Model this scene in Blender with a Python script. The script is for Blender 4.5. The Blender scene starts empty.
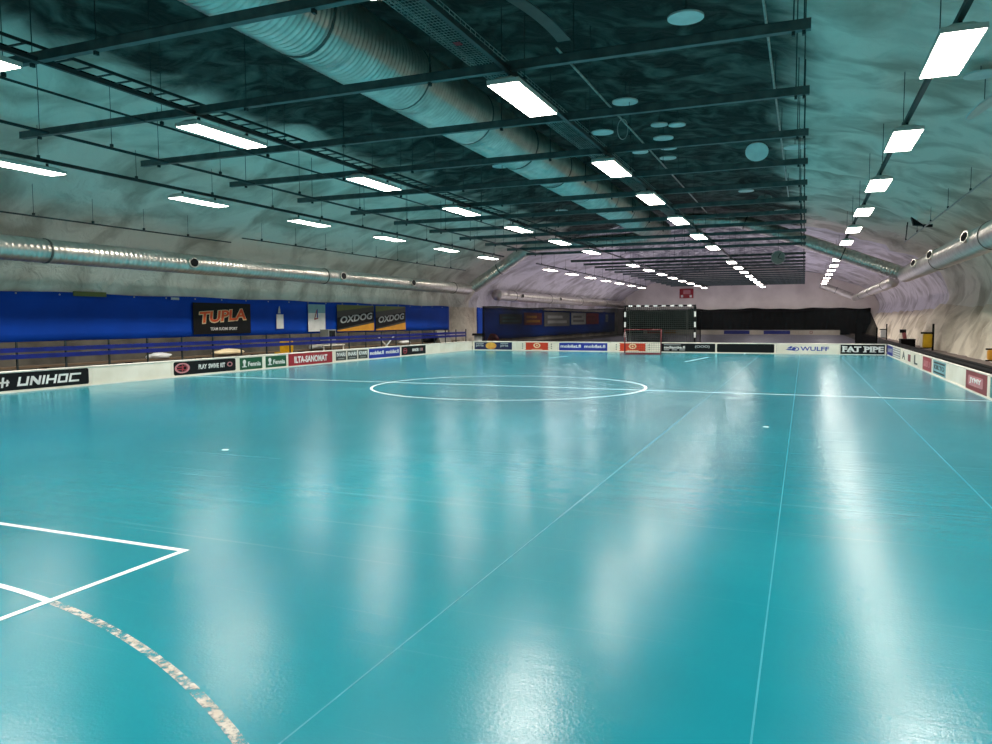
import bpy, bmesh, math, random
from mathutils import Vector, Matrix, noise
PI = math.pi
random.seed(7)
sc = bpy.context.scene
C = sc.collection

# ------------------------------------------------------------------ camera, world, exposure
H = 1.5936
def cam_matrix(yaw, pitch, roll):
    y, p, r = (math.radians(a) for a in (yaw, pitch, roll))
    f = Vector((-math.sin(y)*math.cos(p), math.cos(y)*math.cos(p), -math.sin(p)))
    rt = Vector((math.cos(y), math.sin(y), 0)); up = rt.cross(f)
    r2 = math.cos(r)*rt+math.sin(r)*up; u2 = -math.sin(r)*rt+math.cos(r)*up
    return Matrix(((r2.x, u2.x, -f.x), (r2.y, u2.y, -f.y), (r2.z, u2.z, -f.z))).to_4x4()
cd = bpy.data.cameras.new('camera'); cam = bpy.data.objects.new('camera', cd); C.objects.link(cam)
cam.matrix_world = Matrix.Translation((0, 0, H)) @ cam_matrix(22.292, 3.922, -.2276)
cd.sensor_width = 36; cd.lens = 750.28*36/992; cd.clip_end = 300
sc.camera = cam
w = bpy.data.worlds.new('world'); sc.world = w; w.use_nodes = True
w.node_tree.nodes['Background'].inputs[0].default_value = (.02, .022, .022, 1)
w.node_tree.nodes['Background'].inputs[1].default_value = .2
sc.view_settings.view_transform = 'Standard'; sc.view_settings.look = 'None'
sc.view_settings.exposure = 0.0; sc.view_settings.gamma = 1; sc.view_settings.use_curve_mapping = False
LAMP = 23.0                                     # emission of the lamp diffusers
LAMP_W = 145.0                                  # downward light of each lamp behind its prismatic cover
SPREAD = 132
sc.cycles.max_bounces = 8; sc.cycles.diffuse_bounces = 5; sc.cycles.glossy_bounces = 4; sc.cycles.transparent_max_bounces = 12
sc.cycles.sample_clamp_indirect = 6; sc.cycles.blur_glossy = .5

# ------------------------------------------------------------------ materials
def lin(h):
    h = h.lstrip('#'); v = [int(h[i:i+2], 16)/255 for i in (0, 2, 4)]
    return tuple(c/12.92 if c <= .04045 else ((c+.055)/1.055)**2.4 for c in v)+(1,)
def mat(name, color, rough=.6, metal=0, color2=None, scale=3, bump=0, bscale=None, spec=.5, detail=5, lo=.35, hi=.65, dist=.02):
    m = bpy.data.materials.new(name); m.use_nodes = True
    nt = m.node_tree; b = nt.nodes['Principled BSDF']
    c = lin(color) if isinstance(color, str) else color
    b.inputs['Base Color'].default_value = c; b.inputs['Roughness'].default_value = rough
    b.inputs['Metallic'].default_value = metal; b.inputs['Specular IOR Level'].default_value = spec
    tc = nt.nodes.new('ShaderNodeTexCoord')
    nz = nt.nodes.new('ShaderNodeTexNoise'); nz.inputs['Scale'].default_value = scale; nz.inputs['Detail'].default_value = detail
    nt.links.new(tc.outputs['Object'], nz.inputs['Vector'])
    r = nt.nodes.new('ShaderNodeValToRGB')
    c2 = (lin(color2) if isinstance(color2, str) else color2) if color2 else tuple(x*.86 for x in c[:3])+(1,)
    r.color_ramp.elements[0].color = c2; r.color_ramp.elements[1].color = c
    r.color_ramp.elements[0].position = lo; r.color_ramp.elements[1].position = hi
    nt.links.new(nz.outputs['Fac'], r.inputs['Fac']); nt.links.new(r.outputs['Color'], b.inputs['Base Color'])
    if bump:
        n2 = nt.nodes.new('ShaderNodeTexNoise'); n2.inputs['Scale'].default_value = bscale or scale*4; n2.inputs['Detail'].default_value = 6
        nt.links.new(tc.outputs['Object'], n2.inputs['Vector'])
        bp = nt.nodes.new('ShaderNodeBump'); bp.inputs['Strength'].default_value = bump; bp.inputs['Distance'].default_value = dist
        nt.links.new(n2.outputs['Fac'], bp.inputs['Height']); nt.links.new(bp.outputs['Normal'], b.inputs['Normal'])
    m['b'] = 1
    return m
def emit(name, color, s):
    m = bpy.data.materials.new(name); m.use_nodes = True; nt = m.node_tree; b = nt.nodes['Principled BSDF']
    b.inputs['Base Color'].default_value = (.8, .8, .8, 1)
    b.inputs['Emission Color'].default_value = lin(color); b.inputs['Emission Strength'].default_value = s
    return m
M = {}
# teal vinyl court floor: sheets rolled out along the hall, gloss slightly uneven
def floor_mat():
    m = mat('court_vinyl', '#0b7c8b', .3, color2='#08707f', scale=.35, detail=8, spec=.5)
    nt = m.node_tree; b = nt.nodes['Principled BSDF']
    tc = [n for n in nt.nodes if n.type == 'TEX_COORD'][0]
    n = nt.nodes.new('ShaderNodeTexNoise'); n.inputs['Scale'].default_value = 1.3; n.inputs['Detail'].default_value = 8
    nt.links.new(tc.outputs['Object'], n.inputs['Vector'])
    mr = nt.nodes.new('ShaderNodeMapRange'); mr.inputs[3].default_value = .17; mr.inputs[4].default_value = .27
    nt.links.new(n.outputs['Fac'], mr.inputs[0]); nt.links.new(mr.outputs[0], b.inputs['Roughness'])
    n2 = nt.nodes.new('ShaderNodeTexNoise'); n2.inputs['Scale'].default_value = 60; n2.inputs['Detail'].default_value = 3
    n3 = nt.nodes.new('ShaderNodeTexNoise'); n3.inputs['Scale'].default_value = 2.2; n3.inputs['Detail'].default_value = 2
    mp = nt.nodes.new('ShaderNodeMapping'); mp.inputs['Scale'].default_value = (.5, 3, 1)
    nt.links.new(tc.outputs['Object'], n2.inputs['Vector']); nt.links.new(tc.outputs['Object'], mp.inputs[0]); nt.links.new(mp.outputs[0], n3.inputs['Vector'])
    b1 = nt.nodes.new('ShaderNodeBump'); b1.inputs['Strength'].default_value = .35; b1.inputs['Distance'].default_value = .002
    b2 = nt.nodes.new('ShaderNodeBump'); b2.inputs['Strength'].default_value = .5; b2.inputs['Distance'].default_value = .003
    nt.links.new(n2.outputs['Fac'], b1.inputs['Height']); nt.links.new(n3.outputs['Fac'], b2.inputs['Height'])
    b1.inputs['Distance'].default_value = .0025
    # faint scuffs and drag marks in the vinyl
    cur = b.inputs['Base Color'].links[0].from_socket
    for rot, sc_, off in ((.6, (.12, 9, 1), 0), (-.35, (.1, 7, 1), 5), (1.45, (.1, 6, 1), 9)):
        mq = nt.nodes.new('ShaderNodeMapping'); mq.inputs['Rotation'].default_value = (0, 0, rot); mq.inputs['Scale'].default_value = sc_; mq.inputs['Location'].default_value = (off, off, 0)
        nq = nt.nodes.new('ShaderNodeTexNoise'); nq.inputs['Scale'].default_value = 1.6; nq.inputs['Detail'].default_value = 3
        rq = nt.nodes.new('ShaderNodeMapRange'); rq.inputs[1].default_value = .66; rq.inputs[2].default_value = .74; rq.inputs[4].default_value = .16
        mxq = nt.nodes.new('ShaderNodeMix'); mxq.data_type = 'RGBA'; mxq.inputs[7].default_value = (.35, .55, .6, 1)
        nt.links.new(tc.outputs['Object'], mq.inputs[0]); nt.links.new(mq.outputs[0], nq.inputs['Vector']); nt.links.new(nq.outputs['Fac'], rq.inputs[0])
        nt.links.new(rq.outputs[0], mxq.inputs[0]); nt.links.new(cur, mxq.inputs[6]); cur = mxq.outputs[2]
    nt.links.new(cur, b.inputs['Base Color'])
    nt.links.new(b2.outputs['Normal'], b1.inputs['Normal']); nt.links.new(b1.outputs['Normal'], b.inputs['Normal'])
    return m
M['floor'] = floor_mat()
M['floor_far'] = mat('far_hall_vinyl', '#8f8c9c', .35, color2='#827f90', scale=.4)
M['concrete'] = mat('concrete_floor', '#6b6660', .8, color2='#544f4a', scale=1.5, bump=.2)
def shotcrete(name, base, dark, dirt, crown=True):
    m = bpy.data.materials.new(name); m.use_nodes = True; nt = m.node_tree; b = nt.nodes['Principled BSDF']
    b.inputs['Roughness'].default_value = .85; b.inputs['Specular IOR Level'].default_value = .25
    L = nt.links.new
    tc = nt.nodes.new('ShaderNodeTexCoord')
    def N(s, d=6, dis=0):
        n = nt.nodes.new('ShaderNodeTexNoise'); n.inputs['Scale'].default_value = s; n.inputs['Detail'].default_value = d; n.inputs['Distortion'].default_value = dis
        L(tc.outputs['Object'], n.inputs['Vector']); return n
    r = nt.nodes.new('ShaderNodeValToRGB'); r.color_ramp.elements[0].position = .34; r.color_ramp.elements[1].position = .56
    r.color_ramp.elements[0].color = lin(dirt); r.color_ramp.elements[1].color = lin(base)
    L(N(.6, 10, .8).outputs['Fac'], r.inputs['Fac'])
    out = r.outputs['Color']
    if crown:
        # the crown of the vault is darker between the lamp rows, with a soft noisy border
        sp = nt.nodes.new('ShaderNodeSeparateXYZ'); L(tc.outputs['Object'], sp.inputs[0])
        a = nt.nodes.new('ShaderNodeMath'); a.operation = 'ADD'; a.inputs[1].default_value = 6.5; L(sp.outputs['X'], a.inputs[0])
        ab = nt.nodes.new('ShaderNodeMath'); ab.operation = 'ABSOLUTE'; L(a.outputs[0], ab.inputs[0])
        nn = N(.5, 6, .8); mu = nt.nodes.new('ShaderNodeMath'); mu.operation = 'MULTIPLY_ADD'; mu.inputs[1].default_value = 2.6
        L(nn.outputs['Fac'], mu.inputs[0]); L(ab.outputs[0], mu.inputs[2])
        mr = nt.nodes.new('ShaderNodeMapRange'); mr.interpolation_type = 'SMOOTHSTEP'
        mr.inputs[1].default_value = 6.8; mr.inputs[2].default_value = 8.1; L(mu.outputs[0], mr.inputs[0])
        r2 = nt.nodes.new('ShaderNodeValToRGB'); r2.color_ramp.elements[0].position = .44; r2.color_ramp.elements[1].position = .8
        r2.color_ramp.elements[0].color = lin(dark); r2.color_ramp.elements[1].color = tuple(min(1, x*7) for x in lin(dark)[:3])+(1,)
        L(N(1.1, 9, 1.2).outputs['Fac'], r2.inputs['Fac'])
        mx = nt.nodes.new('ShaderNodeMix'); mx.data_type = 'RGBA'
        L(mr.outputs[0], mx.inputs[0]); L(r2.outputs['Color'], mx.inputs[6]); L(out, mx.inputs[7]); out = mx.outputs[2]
    L(out, b.inputs['Base Color'])
    bp = nt.nodes.new('ShaderNodeBump'); bp.inputs['Strength'].default_value = .9; bp.inputs['Distance'].default_value = .12
    L(N(1.9, 10, 1.0).outputs['Fac'], bp.inputs['Height']); L(bp.outputs['Normal'], b.inputs['Normal'])
    return m
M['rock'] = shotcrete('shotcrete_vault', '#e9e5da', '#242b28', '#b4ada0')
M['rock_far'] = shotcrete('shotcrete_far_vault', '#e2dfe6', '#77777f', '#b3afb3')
M['rockwall'] = shotcrete('shotcrete_wall', '#e2d8c6', '#4a5450', '#ab9f8c', crown=False)
M['endwall'] = mat('painted_end_wall', '#efe8e2', .8, color2='#ddd5cf', scale=.6)
M['lampw'] = mat('lamp_housing', '#d9d9d2', .5)
M['glow'] = emit('lamp_diffuser', '#fff6ea', LAMP)
M['galv'] = mat('galvanised_steel', '#b4b8b4', .38, .85, color2='#8f9692', scale=6, spec=.5)
M['duct'] = mat('spiral_duct_steel', '#d8d4cc', .32, .92, color2='#c2bdb5', scale=4)
M['duct_band'] = mat('duct_band_steel', '#6b6c68', .5, .7)
M['beam'] = mat('painted_steel_channel', '#5d6b6a', .5, .3, color2='#4a5756', scale=5)
M['pipe'] = mat('dark_conduit', '#2f3a3a', .5, .3)
M['basewall'] = mat('brown_grey_base_wall', '#6a6459', .8, color2='#4c473f', scale=1.2, bump=.2)
M['white'] = mat('white_paint', '#efe9dc', .45, color2='#ddd6c8', scale=2)
M['board'] = mat('white_rink_board', '#f4ecdc', .4, color2='#e6dcc8', scale=1.3)
M['line'] = mat('white_line_tape', '#dfe4e2', .45, color2='#cfdada', scale=5)
M['seam'] = mat('pale_floor_seam', '#23899a', .4, color2='#127c8b', scale=8)
M['black'] = mat('black_print', '#0b0d0f', .5, color2='#121416', scale=9, spec=.2)
M['blackm'] = mat('black_rubber', '#0a0a0c', .7, spec=.2)
M['blue'] = mat('blue_tarpaulin', '#0046b8', .7, color2='#003fa8', spec=.2, scale=.8, bump=.15, bscale=2)
M['bluerail'] = mat('blue_painted_plank', '#0a1c78', .3, color2='#081764', scale=5)
M['adblue'] = mat('blue_print', '#1b2f9e', .4); M['adred'] = mat('red_print', '#a3202b', .4)
M['orange'] = mat('orange_red_print', '#d8401f', .4); M['green'] = mat('green_print', '#0f5433', .4)
M['yellow'] = mat('yellow_plastic', '#e0b21c', .4, color2='#c99a10'); M['sun'] = mat('sun_print', '#f0c04a', .5, color2='#e08a3a', scale=4)
M['amber'] = mat('amber_print', '#eaa531', .5); M['olive'] = mat('olive_print', '#5f6a2c', .5); M['dkgrey'] = mat('dark_grey_print', '#3a3b36', .5)
M['silver'] = mat('silver_print', '#b9bfbf', .4); M['wprint'] = mat('white_print', '#eeeeea', .4); M['pink'] = mat('pink_print', '#c98488', .5)
M['crimson'] = mat('crimson_print', '#a33340', .5); M['tealp'] = mat('teal_print', '#5a8f86', .5); M['navy'] = mat('navy_print', '#1c2450', .4)
M['maroon'] = mat('maroon_print', '#8f3a3c', .5); M['fire'] = mat('fire_orange_print', '#f06a24', .5, color2='#e5391b', scale=5); M['cream'] = mat('cream_print', '#f4dcb0', .5)
M['greyp'] = mat('grey_print', '#9a9a96', .5); M['paleteal'] = mat('pale_teal_print', '#7fb0b8', .5)
M['redsteel'] = mat('red_goal_paint', '#6e101a', .4); M['net'] = mat('green_black_cord', '#232f2a', .8)
M['greynet'] = mat('grey_cord', '#6f7470', .8)
M['machine'] = mat('grey_machine_plastic', '#8c8f88', .5); M['wood'] = mat('brown_laths', '#6e5a44', .7); M['canvas'] = mat('grey_canvas', '#7d7a70', .8)
M['disc'] = mat('white_ceiling_disc', '#e6ebe8', .5); M['redtag'] = mat('red_tag', '#c0182a', .5)
M['mauve'] = mat('mauve_concrete', '#8a7a74', .8, color2='#756660', scale=2, bump=.2)
def net_mat(name, col, alpha):
    m = bpy.data.materials.new(name); m.use_nodes = True; nt = m.node_tree; b = nt.nodes['Principled BSDF']
    b.inputs['Base Color'].default_value = lin(col); b.inputs['Roughness'].default_value = .9; b.inputs['Specular IOR Level'].default_value = .1
    tc = nt.nodes.new('ShaderNodeTexCoord'); n = nt.nodes.new('ShaderNodeTexNoise'); n.inputs['Scale'].default_value = .5
    nt.links.new(tc.outputs['Object'], n.inputs['Vector'])
    mr = nt.nodes.new('ShaderNodeMapRange'); mr.inputs[1].default_value = .3; mr.inputs[2].default_value = .7; mr.inputs[3].default_value = alpha-.08; mr.inputs[4].default_value = alpha+.08
    nt.links.new(n.outputs['Fac'], mr.inputs[0]); nt.links.new(mr.outputs[0], b.inputs['Alpha'])
    return m
M['screen'] = net_mat('fine_black_mesh', '#0e0f11', .8)
M['screen_solid'] = net_mat('gathered_black_mesh', '#0e0f11', .95)
M['screen_dense'] = net_mat('dense_black_mesh', '#0e0f11', .9)
def worn_mat():
    m = mat('worn_white_tape', '#cdc8be', .5, color2='#b3a898', scale=12); nt = m.node_tree; b = nt.nodes['Principled BSDF']
    tc = [n for n in nt.nodes if n.type == 'TEX_COORD'][0]
    n = nt.nodes.new('ShaderNodeTexNoise'); n.inputs['Scale'].default_value = 14; n.inputs['Detail'].default_value = 10; n.inputs['Roughness'].default_value = .75
    nt.links.new(tc.outputs['Object'], n.inputs['Vector'])
    mr = nt.nodes.new('ShaderNodeMapRange'); mr.inputs[1].default_value = .42; mr.inputs[2].default_value = .56; mr.inputs[4].default_value = .85
    nt.links.new(n.outputs['Fac'], mr.inputs[0]); nt.links.new(mr.outputs[0], b.inputs['Alpha'])
    return m
M['worn'] = worn_mat()

# ------------------------------------------------------------------ mesh helpers
class MB:
    def __init__(s): s.v = []; s.f = []; s.mi = []
    def box(s, a, b, mi=0):
        (x0, y0, z0), (x1, y1, z1) = a, b; n = len(s.v)
        s.v += [(x0,y0,z0),(x1,y0,z0),(x1,y1,z0),(x0,y1,z0),(x0,y0,z1),(x1,y0,z1),(x1,y1,z1),(x0,y1,z1)]
        for q in ((0,3,2,1),(4,5,6,7),(0,1,5,4),(1,2,6,5),(2,3,7,6),(3,0,4,7)): s.f.append(tuple(n+i for i in q)); s.mi.append(mi)
        return s
    def tube(s, pts, r, seg=8, mi=0, cap=True):
        pts = [Vector(p) for p in pts]; rings = []
        rs = r if isinstance(r, (list, tuple)) else [r]*len(pts)
        prev = None
        for i, p in enumerate(pts):
            d = ((pts[min(i+1, len(pts)-1)]-pts[i]).normalized()+(pts[i]-pts[max(i-1, 0)]).normalized()).normalized()
            ref = Vector((0,0,1)) if abs(d.z) < .95 else Vector((1,0,0))
            u = d.cross(ref).normalized(); v = u.cross(d)
            if prev is not None and abs(prev.dot(d)) < .999:
                v = (prev_v-d*prev_v.dot(d)).normalized(); u = d.cross(v)
            prev = d; prev_v = v
            n = len(s.v); rings.append(n)
            for k in range(seg):
                a = 2*PI*k/seg; s.v.append(tuple(p+u*(rs[i]*math.cos(a))+v*(rs[i]*math.sin(a))))
        for i in range(len(pts)-1):
            a, b = rings[i], rings[i+1]
            for k in range(seg): s.f.append((a+k, a+(k+1)%seg, b+(k+1)%seg, b+k)); s.mi.append(mi)
        if cap:
            s.f.append(tuple(rings[0]+k for k in reversed(range(seg)))); s.mi.append(mi)
            s.f.append(tuple(rings[-1]+k for k in range(seg))); s.mi.append(mi)
        return s
    def plate(s, pts, y0=-.004, y1=0, mi=0):           # polygon in local x-z, thin along y
        n = len(s.v); k = len(pts)
        s.v += [(x, y0, z) for x, z in pts]+[(x, y1, z) for x, z in pts]
        s.f.append(tuple(range(n, n+k))); s.mi.append(mi)
        s.f.append(tuple(n+k+i for i in reversed(range(k)))); s.mi.append(mi)
        for i in range(k): j = (i+1)%k; s.f.append((n+i, n+k+i, n+k+j, n+j)); s.mi.append(mi)
        return s
    def flat(s, pts, z0, z1, mi=0):                    # polygon in x-y
        n = len(s.v); k = len(pts)
        s.v += [(x, y, z0) for x, y in pts]+[(x, y, z1) for x, y in pts]
        s.f.append(tuple(n+k+i for i in range(k))); s.mi.append(mi)
        s.f.append(tuple(n+i for i in reversed(range(k)))); s.mi.append(mi)
        for i in range(k): j = (i+1)%k; s.f.append((n+i, n+j, n+k+j, n+k+i)); s.mi.append(mi)
        return s
    def build(s, name, mats, parent=None, smooth=False, loc=None, fix=True):
        me = bpy.data.meshes.new(name); me.from_pydata(s.v, [], s.f)
        mats = mats if isinstance(mats, (list, tuple)) else [mats]
        for m in mats: me.materials.append(m)
        for p, i in zip(me.polygons, s.mi): p.material_index = i; p.use_smooth = smooth
        if fix:
            bm = bmesh.new(); bm.from_mesh(me); bmesh.ops.recalc_face_normals(bm, faces=bm.faces); bm.to_mesh(me); bm.free()
        o = bpy.data.objects.new(name, me); C.objects.link(o)
        if parent: o.parent = parent
        if loc: o.location = loc
        return o
def tag(o, label=None, cat=None, group=None, kind=None):
    if label: o['label'] = label
    if cat: o['category'] = cat
    if group: o['group'] = group
    if kind: o['kind'] = kind
    return o
def empty(name, loc, rz=0, label=None, cat=None, group=None):
    o = bpy.data.objects.new(name, None); C.objects.link(o); o.location = loc; o.rotation_euler = (0, 0, rz); o.empty_display_size = .2
    return tag(o, label, cat, group)
def copy_tree(o, parent=None):
    c = o.copy(); C.objects.link(c)
    if parent: c.parent = parent
    for ch in [x for x in bpy.data.objects if x.parent == o]: copy_tree(ch, c)
    return c
ORD = ['nearest', 'second', 'third', 'fourth', 'fifth', 'sixth', 'seventh', 'eighth', 'ninth', 'tenth', 'eleventh', 'twelfth', 'thirteenth', 'fourteenth', 'fifteenth', 'sixteenth', 'seventeenth', 'eighteenth', 'nineteenth', 'twentieth', 'twenty-first', 'twenty-second', 'twenty-third', 'twenty-fourth', 'twenty-fifth', 'twenty-sixth', 'twenty-seventh', 'twenty-eighth', 'twenty-ninth']
_t = {}
def text(body, x0, x1, z0, z1, m, parent, y=-.006, shear=0, bold=.0, name='lettering', slope=0, arch=0):
    key = (body, shear, bold)
    if key not in _t:
        cu = bpy.data.curves.new('t', 'FONT'); cu.body = body; cu.size = 1; cu.extrude = .5; cu.shear = shear; cu.offset = bold; cu.resolution_u = 3; cu.align_x = 'LEFT'
        o = bpy.data.objects.new('t', cu); C.objects.link(o)
        dg = bpy.context.evaluated_depsgraph_get(); dg.update()
        me = bpy.data.meshes.new_from_object(o.evaluated_get(dg))
        _t[key] = ([tuple(v.co) for v in me.vertices], [tuple(p.vertices) for p in me.polygons])
        bpy.data.objects.remove(o); bpy.data.curves.remove(cu); bpy.data.meshes.remove(me)
    vs, fs = _t[key]
    ax, bx = min(v[0] for v in vs), max(v[0] for v in vs); az, bz = min(v[1] for v in vs), max(v[1] for v in vs)
    mb = MB()
    for v in vs:
        u = (v[0]-ax)/(bx-ax); t = (v[1]-az)/(bz-az)
        mb.v.append((x0+(x1-x0)*u, y+(.0015 if v[2] < 0 else -.0015), z0+(z1-z0)*t+slope*(u-.5)*(x1-x0)+arch*(1-(2*u-1)**2)))
    mb.f = list(fs); mb.mi = [0]*len(fs)
    return mb.build(name, m, parent, fix=False)
def ring(x, z, r, t, n=20, sx=1, a0=0, a1=2*PI):
    o = []; k = n
    for i in range(k): 
        a = a0+(a1-a0)*i/k; b = a0+(a1-a0)*(i+1)/k
        o.append([(x+sx*r*math.cos(a), z+r*math.sin(a)), (x+sx*r*math.cos(b), z+r*math.sin(b)), (x+sx*(r-t)*math.cos(b), z+(r-t)*math.sin(b)), (x+sx*(r-t)*math.cos(a), z+(r-t)*math.sin(a))])
    return o
def shape(polys, m, parent, y=-.006, name='logo'):
    mb = MB()
    for p in polys: mb.plate(p, y-.0015, y+.0015)
    return mb.build(name, m, parent)
def rect(x0, x1, z0, z1): return [(x0, z0), (x1, z0), (x1, z1), (x0, z1)]
def disc(x, z, r, n=20, sx=1): return [(x+sx*r*math.cos(2*PI*i/n), z+r*math.sin(2*PI*i/n)) for i in range(n)]
def rrect(x0, x1, z0, z1, r):
    o = []
    for cx, cz, a in ((x1-r, z0+r, -PI/2), (x1-r, z1-r, 0), (x0+r, z1-r, PI/2), (x0+r, z0+r, PI)):
        for k in range(5): o.append((cx+r*math.cos(a+k*PI/8), cz+r*math.sin(a+k*PI/8)))
    return o

# ------------------------------------------------------------------ the rock hall
PROF = [(-20,-.05),(-20,1.2),(-20,2.45),(-19.8,3.3),(-18.7,4.4),(-16.6,5.5),(-13.5,6.4),(-10,7.0),(-6.5,7.35),(-3,7.15),(0,6.6),(2.4,6.0),(4.6,5.3),(6.2,4.4),(7.0,3.3),(7.0,2.4),(6.4,1.2),(5.85,-.05)]
def dense(P, step=.28):
    out = []
    for i in range(len(P)-1):
        p0 = P[max(i-1, 0)]; p1 = P[i]; p2 = P[i+1]; p3 = P[min(i+2, len(P)-1)]
        n = max(1, int(math.dist(p1, p2)/step))
        for k in range(n):
            t = k/n
            q = []
            for d in (0, 1):
                q.append(.5*((2*p1[d])+(-p0[d]+p2[d])*t+(2*p0[d]-5*p1[d]+4*p2[d]-p3[d])*t*t+(-p0[d]+3*p1[d]-3*p2[d]+p3[d])*t**3))
            out.append(tuple(q))
    out.append(P[-1]); return out
DP = dense(PROF)
iL = min(range(len(DP)), key=lambda i: abs(DP[i][1]-2.45)+(10 if DP[i][0] > -19 else 0))
iR = min(range(len(DP)), key=lambda i: abs(DP[i][1]-2.2)+(10 if DP[i][0] < 5 else 0))
def rockpt(i, y):
    x, z = DP[i]; a = DP[max(i-1, 0)]; b = DP[min(i+1, len(DP)-1)]
    tx, tz = b[0]-a[0], b[1]-a[1]; l = math.hypot(tx, tz); nx, nz = tz/l, -tx/l      # towards the inside
    side = 1 if x > 5 and z < 4.5 else 0
    amp = .16 if not side else .2
    if x < -19.5 and z < 2.5: amp = .03
    d = amp*noise.noise(Vector((x*.45, y*.4, z*.45)))+amp*.7*noise.noise(Vector((x*1.1+7, y*.95, z*1.1)))+amp*.35*noise.noise(Vector((x*2.3, y*2.1+3, z*2.3)))
    if side:                                     # vertical folds of the sprayed wall, wall only
        f = math.exp(-((z-1.3)/1.4)**2)
        d += .3*f*(noise.noise(Vector((3.3, y*.55, z*.15))))+.1*f
    # a rib of rock stands between the two halls
    pil = max(0, 1-abs(y-43.2)/2.0); pil = min(1, pil*2.2)
    d += pil*(.55 if x < -17 else (.35 if x > 4 else .12))
    if z < .02: d = d*.5
    return (x+nx*d, y, z+nz*d if z > .02 else z)
def ceil_z(x, y):
    best = None
    for i in range(iL, iR):
        if DP[i][1] < 3.5: continue
        a, b = rockpt(i, y), rockpt(i+1, y)
        if (a[0]-x)*(b[0]-x) <= 0 and abs(a[0]-b[0]) > 1e-6:
            z = a[2]+(b[2]-a[2])*(x-a[0])/(b[0]-a[0]); best = z if best is None else max(best, z)
    return best if best else 5.5
def loft(i0, i1, y0, y1, step, name, m):
    mb = MB(); ys = []; n = int(round((y1-y0)/step))
    for k in range(n+1): ys.append(y0+(y1-y0)*k/n)
    w_ = i1-i0+1
    for y in ys:
        for i in range(i0, i1+1): mb.v.append(rockpt(i, y))
    for k in range(n):
        for j in range(w_-1):
            a = k*w_+j; mb.f.append((a, a+1, a+w_+1, a+w_)); mb.mi.append(0)
    o = mb.build(name, m, smooth=True, fix=False); return tag(o, kind='structure')
loft(0, iL, -7, 43, .4, 'wall_left', M['rockwall']); loft(0, iL, 43, 86, .8, 'wall_left.001', M['rockwall'])
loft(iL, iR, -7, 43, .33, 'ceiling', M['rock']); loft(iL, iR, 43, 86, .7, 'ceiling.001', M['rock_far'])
loft(iR, len(DP)-1, -7, 43, .25, 'wall_right', M['rockwall']); loft(iR, len(DP)-1, 43, 86, .5, 'wall_right.001', M['rockwall'])
def struct(mb, name, m, **k): return tag(mb.build(name, m, **k), kind='structure')
struct(MB().box((-21, -7, -.3), (8, 87, -.03)), 'floor', M['concrete'])
struct(MB().box((-20.6, 86, -.3), (7.6, 86.3, 7.6)), 'wall_back', M['endwall'])
struct(MB().box((-20.6, -7.3, -.3), (7.6, -7, 7.6)), 'wall_front', M['endwall'])
court = struct(MB().box((-16.7, -3.2, -.03), (3.55, 37.2, 0)), 'floor.001', M['floor'])
struct(MB().box((-16.9, 39, -.03), (3.7, 84, -.005)), 'floor.002', M['floor_far'])
struct(MB().box((4.35, -6, -.03), (6.2, 85, .12)), 'trim_1', M['mauve'])

# court lines (part of the teal floor)
def cline(pts, z=.0015, m='line', name='court_line', label=None):
    mb = MB().flat(pts, .0, z); o = mb.build(name, M[m], court)
    if label: o['label'] = label
    return o
def bar(x0, y0, x1, y1, w_, z=.0015, **k):
    d = Vector((x1-x0, y1-y0)).normalized(); n = Vector((-d.y, d.x))*w_/2
    return cline([(x0+n.x, y0+n.y), (x0-n.x, y0-n.y), (x1-n.x, y1-n.y), (x1+n.x, y1+n.y)], z, **k)
def arc(cx, cy, r, a0, a1, n, w_, z=.0015, m='line', label=None):
    mb = MB()
    for i in range(n):
        a, b = a0+(a1-a0)*i/n, a0+(a1-a0)*(i+1)/n
        k = len(mb.v)
        for q, rr in ((a, r-w_/2), (a, r+w_/2), (b, r+w_/2), (b, r-w_/2)): mb.v.append((cx+rr*math.cos(q), cy+rr*math.sin(q), z))
        mb.f.append((k, k+1, k+2, k+3)); mb.mi.append(0)
    o = mb.build('court_line', M[m], court, fix=False)
    if label: o['label'] = label
    return o
bar(-16.54, 17.0, 3.4, 17.0, .06, label='white halfway line')
arc(-6.65, 17.0, 3.3, 0, 2*PI, 72, .06, .002, label='white centre circle')
bar(-9.1, 3.93, -3.945, 3.93, .045, .002, label='front line of the near goal area')
bar(-3.967, -.5, -3.967, 3.93, .045, .003, label='side line of the near goal area')
arc(-5.0, -3.02, 6.02, PI/2, math.radians(79.9), 14, .045, .0025, label='unbroken stretch of the curved line')
arc(-5.0, -3.02, 6.02, math.radians(79.9), math.radians(30), 60, .05, .0025, 'worn', label='worn, flaking stretch of the curved line')
bar(-8.0, 2.998, -5.0, 2.998, .045, .0025)
for x in (-.15, 1.5, -1.8): bar(x, -3, x, 36.9, .008, .001, m='seam', name='floor_seam')
bar(-9.95, 30.2, -9.7, 32.2, .05); bar(-4.15, 29.0, -3.75, 33.0, .05)
for x, y in ((-6.63, 7.28), (-.49, 11.76)): cline(disc(x, y, .045, 12), .003, name='floor_mark')

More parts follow.
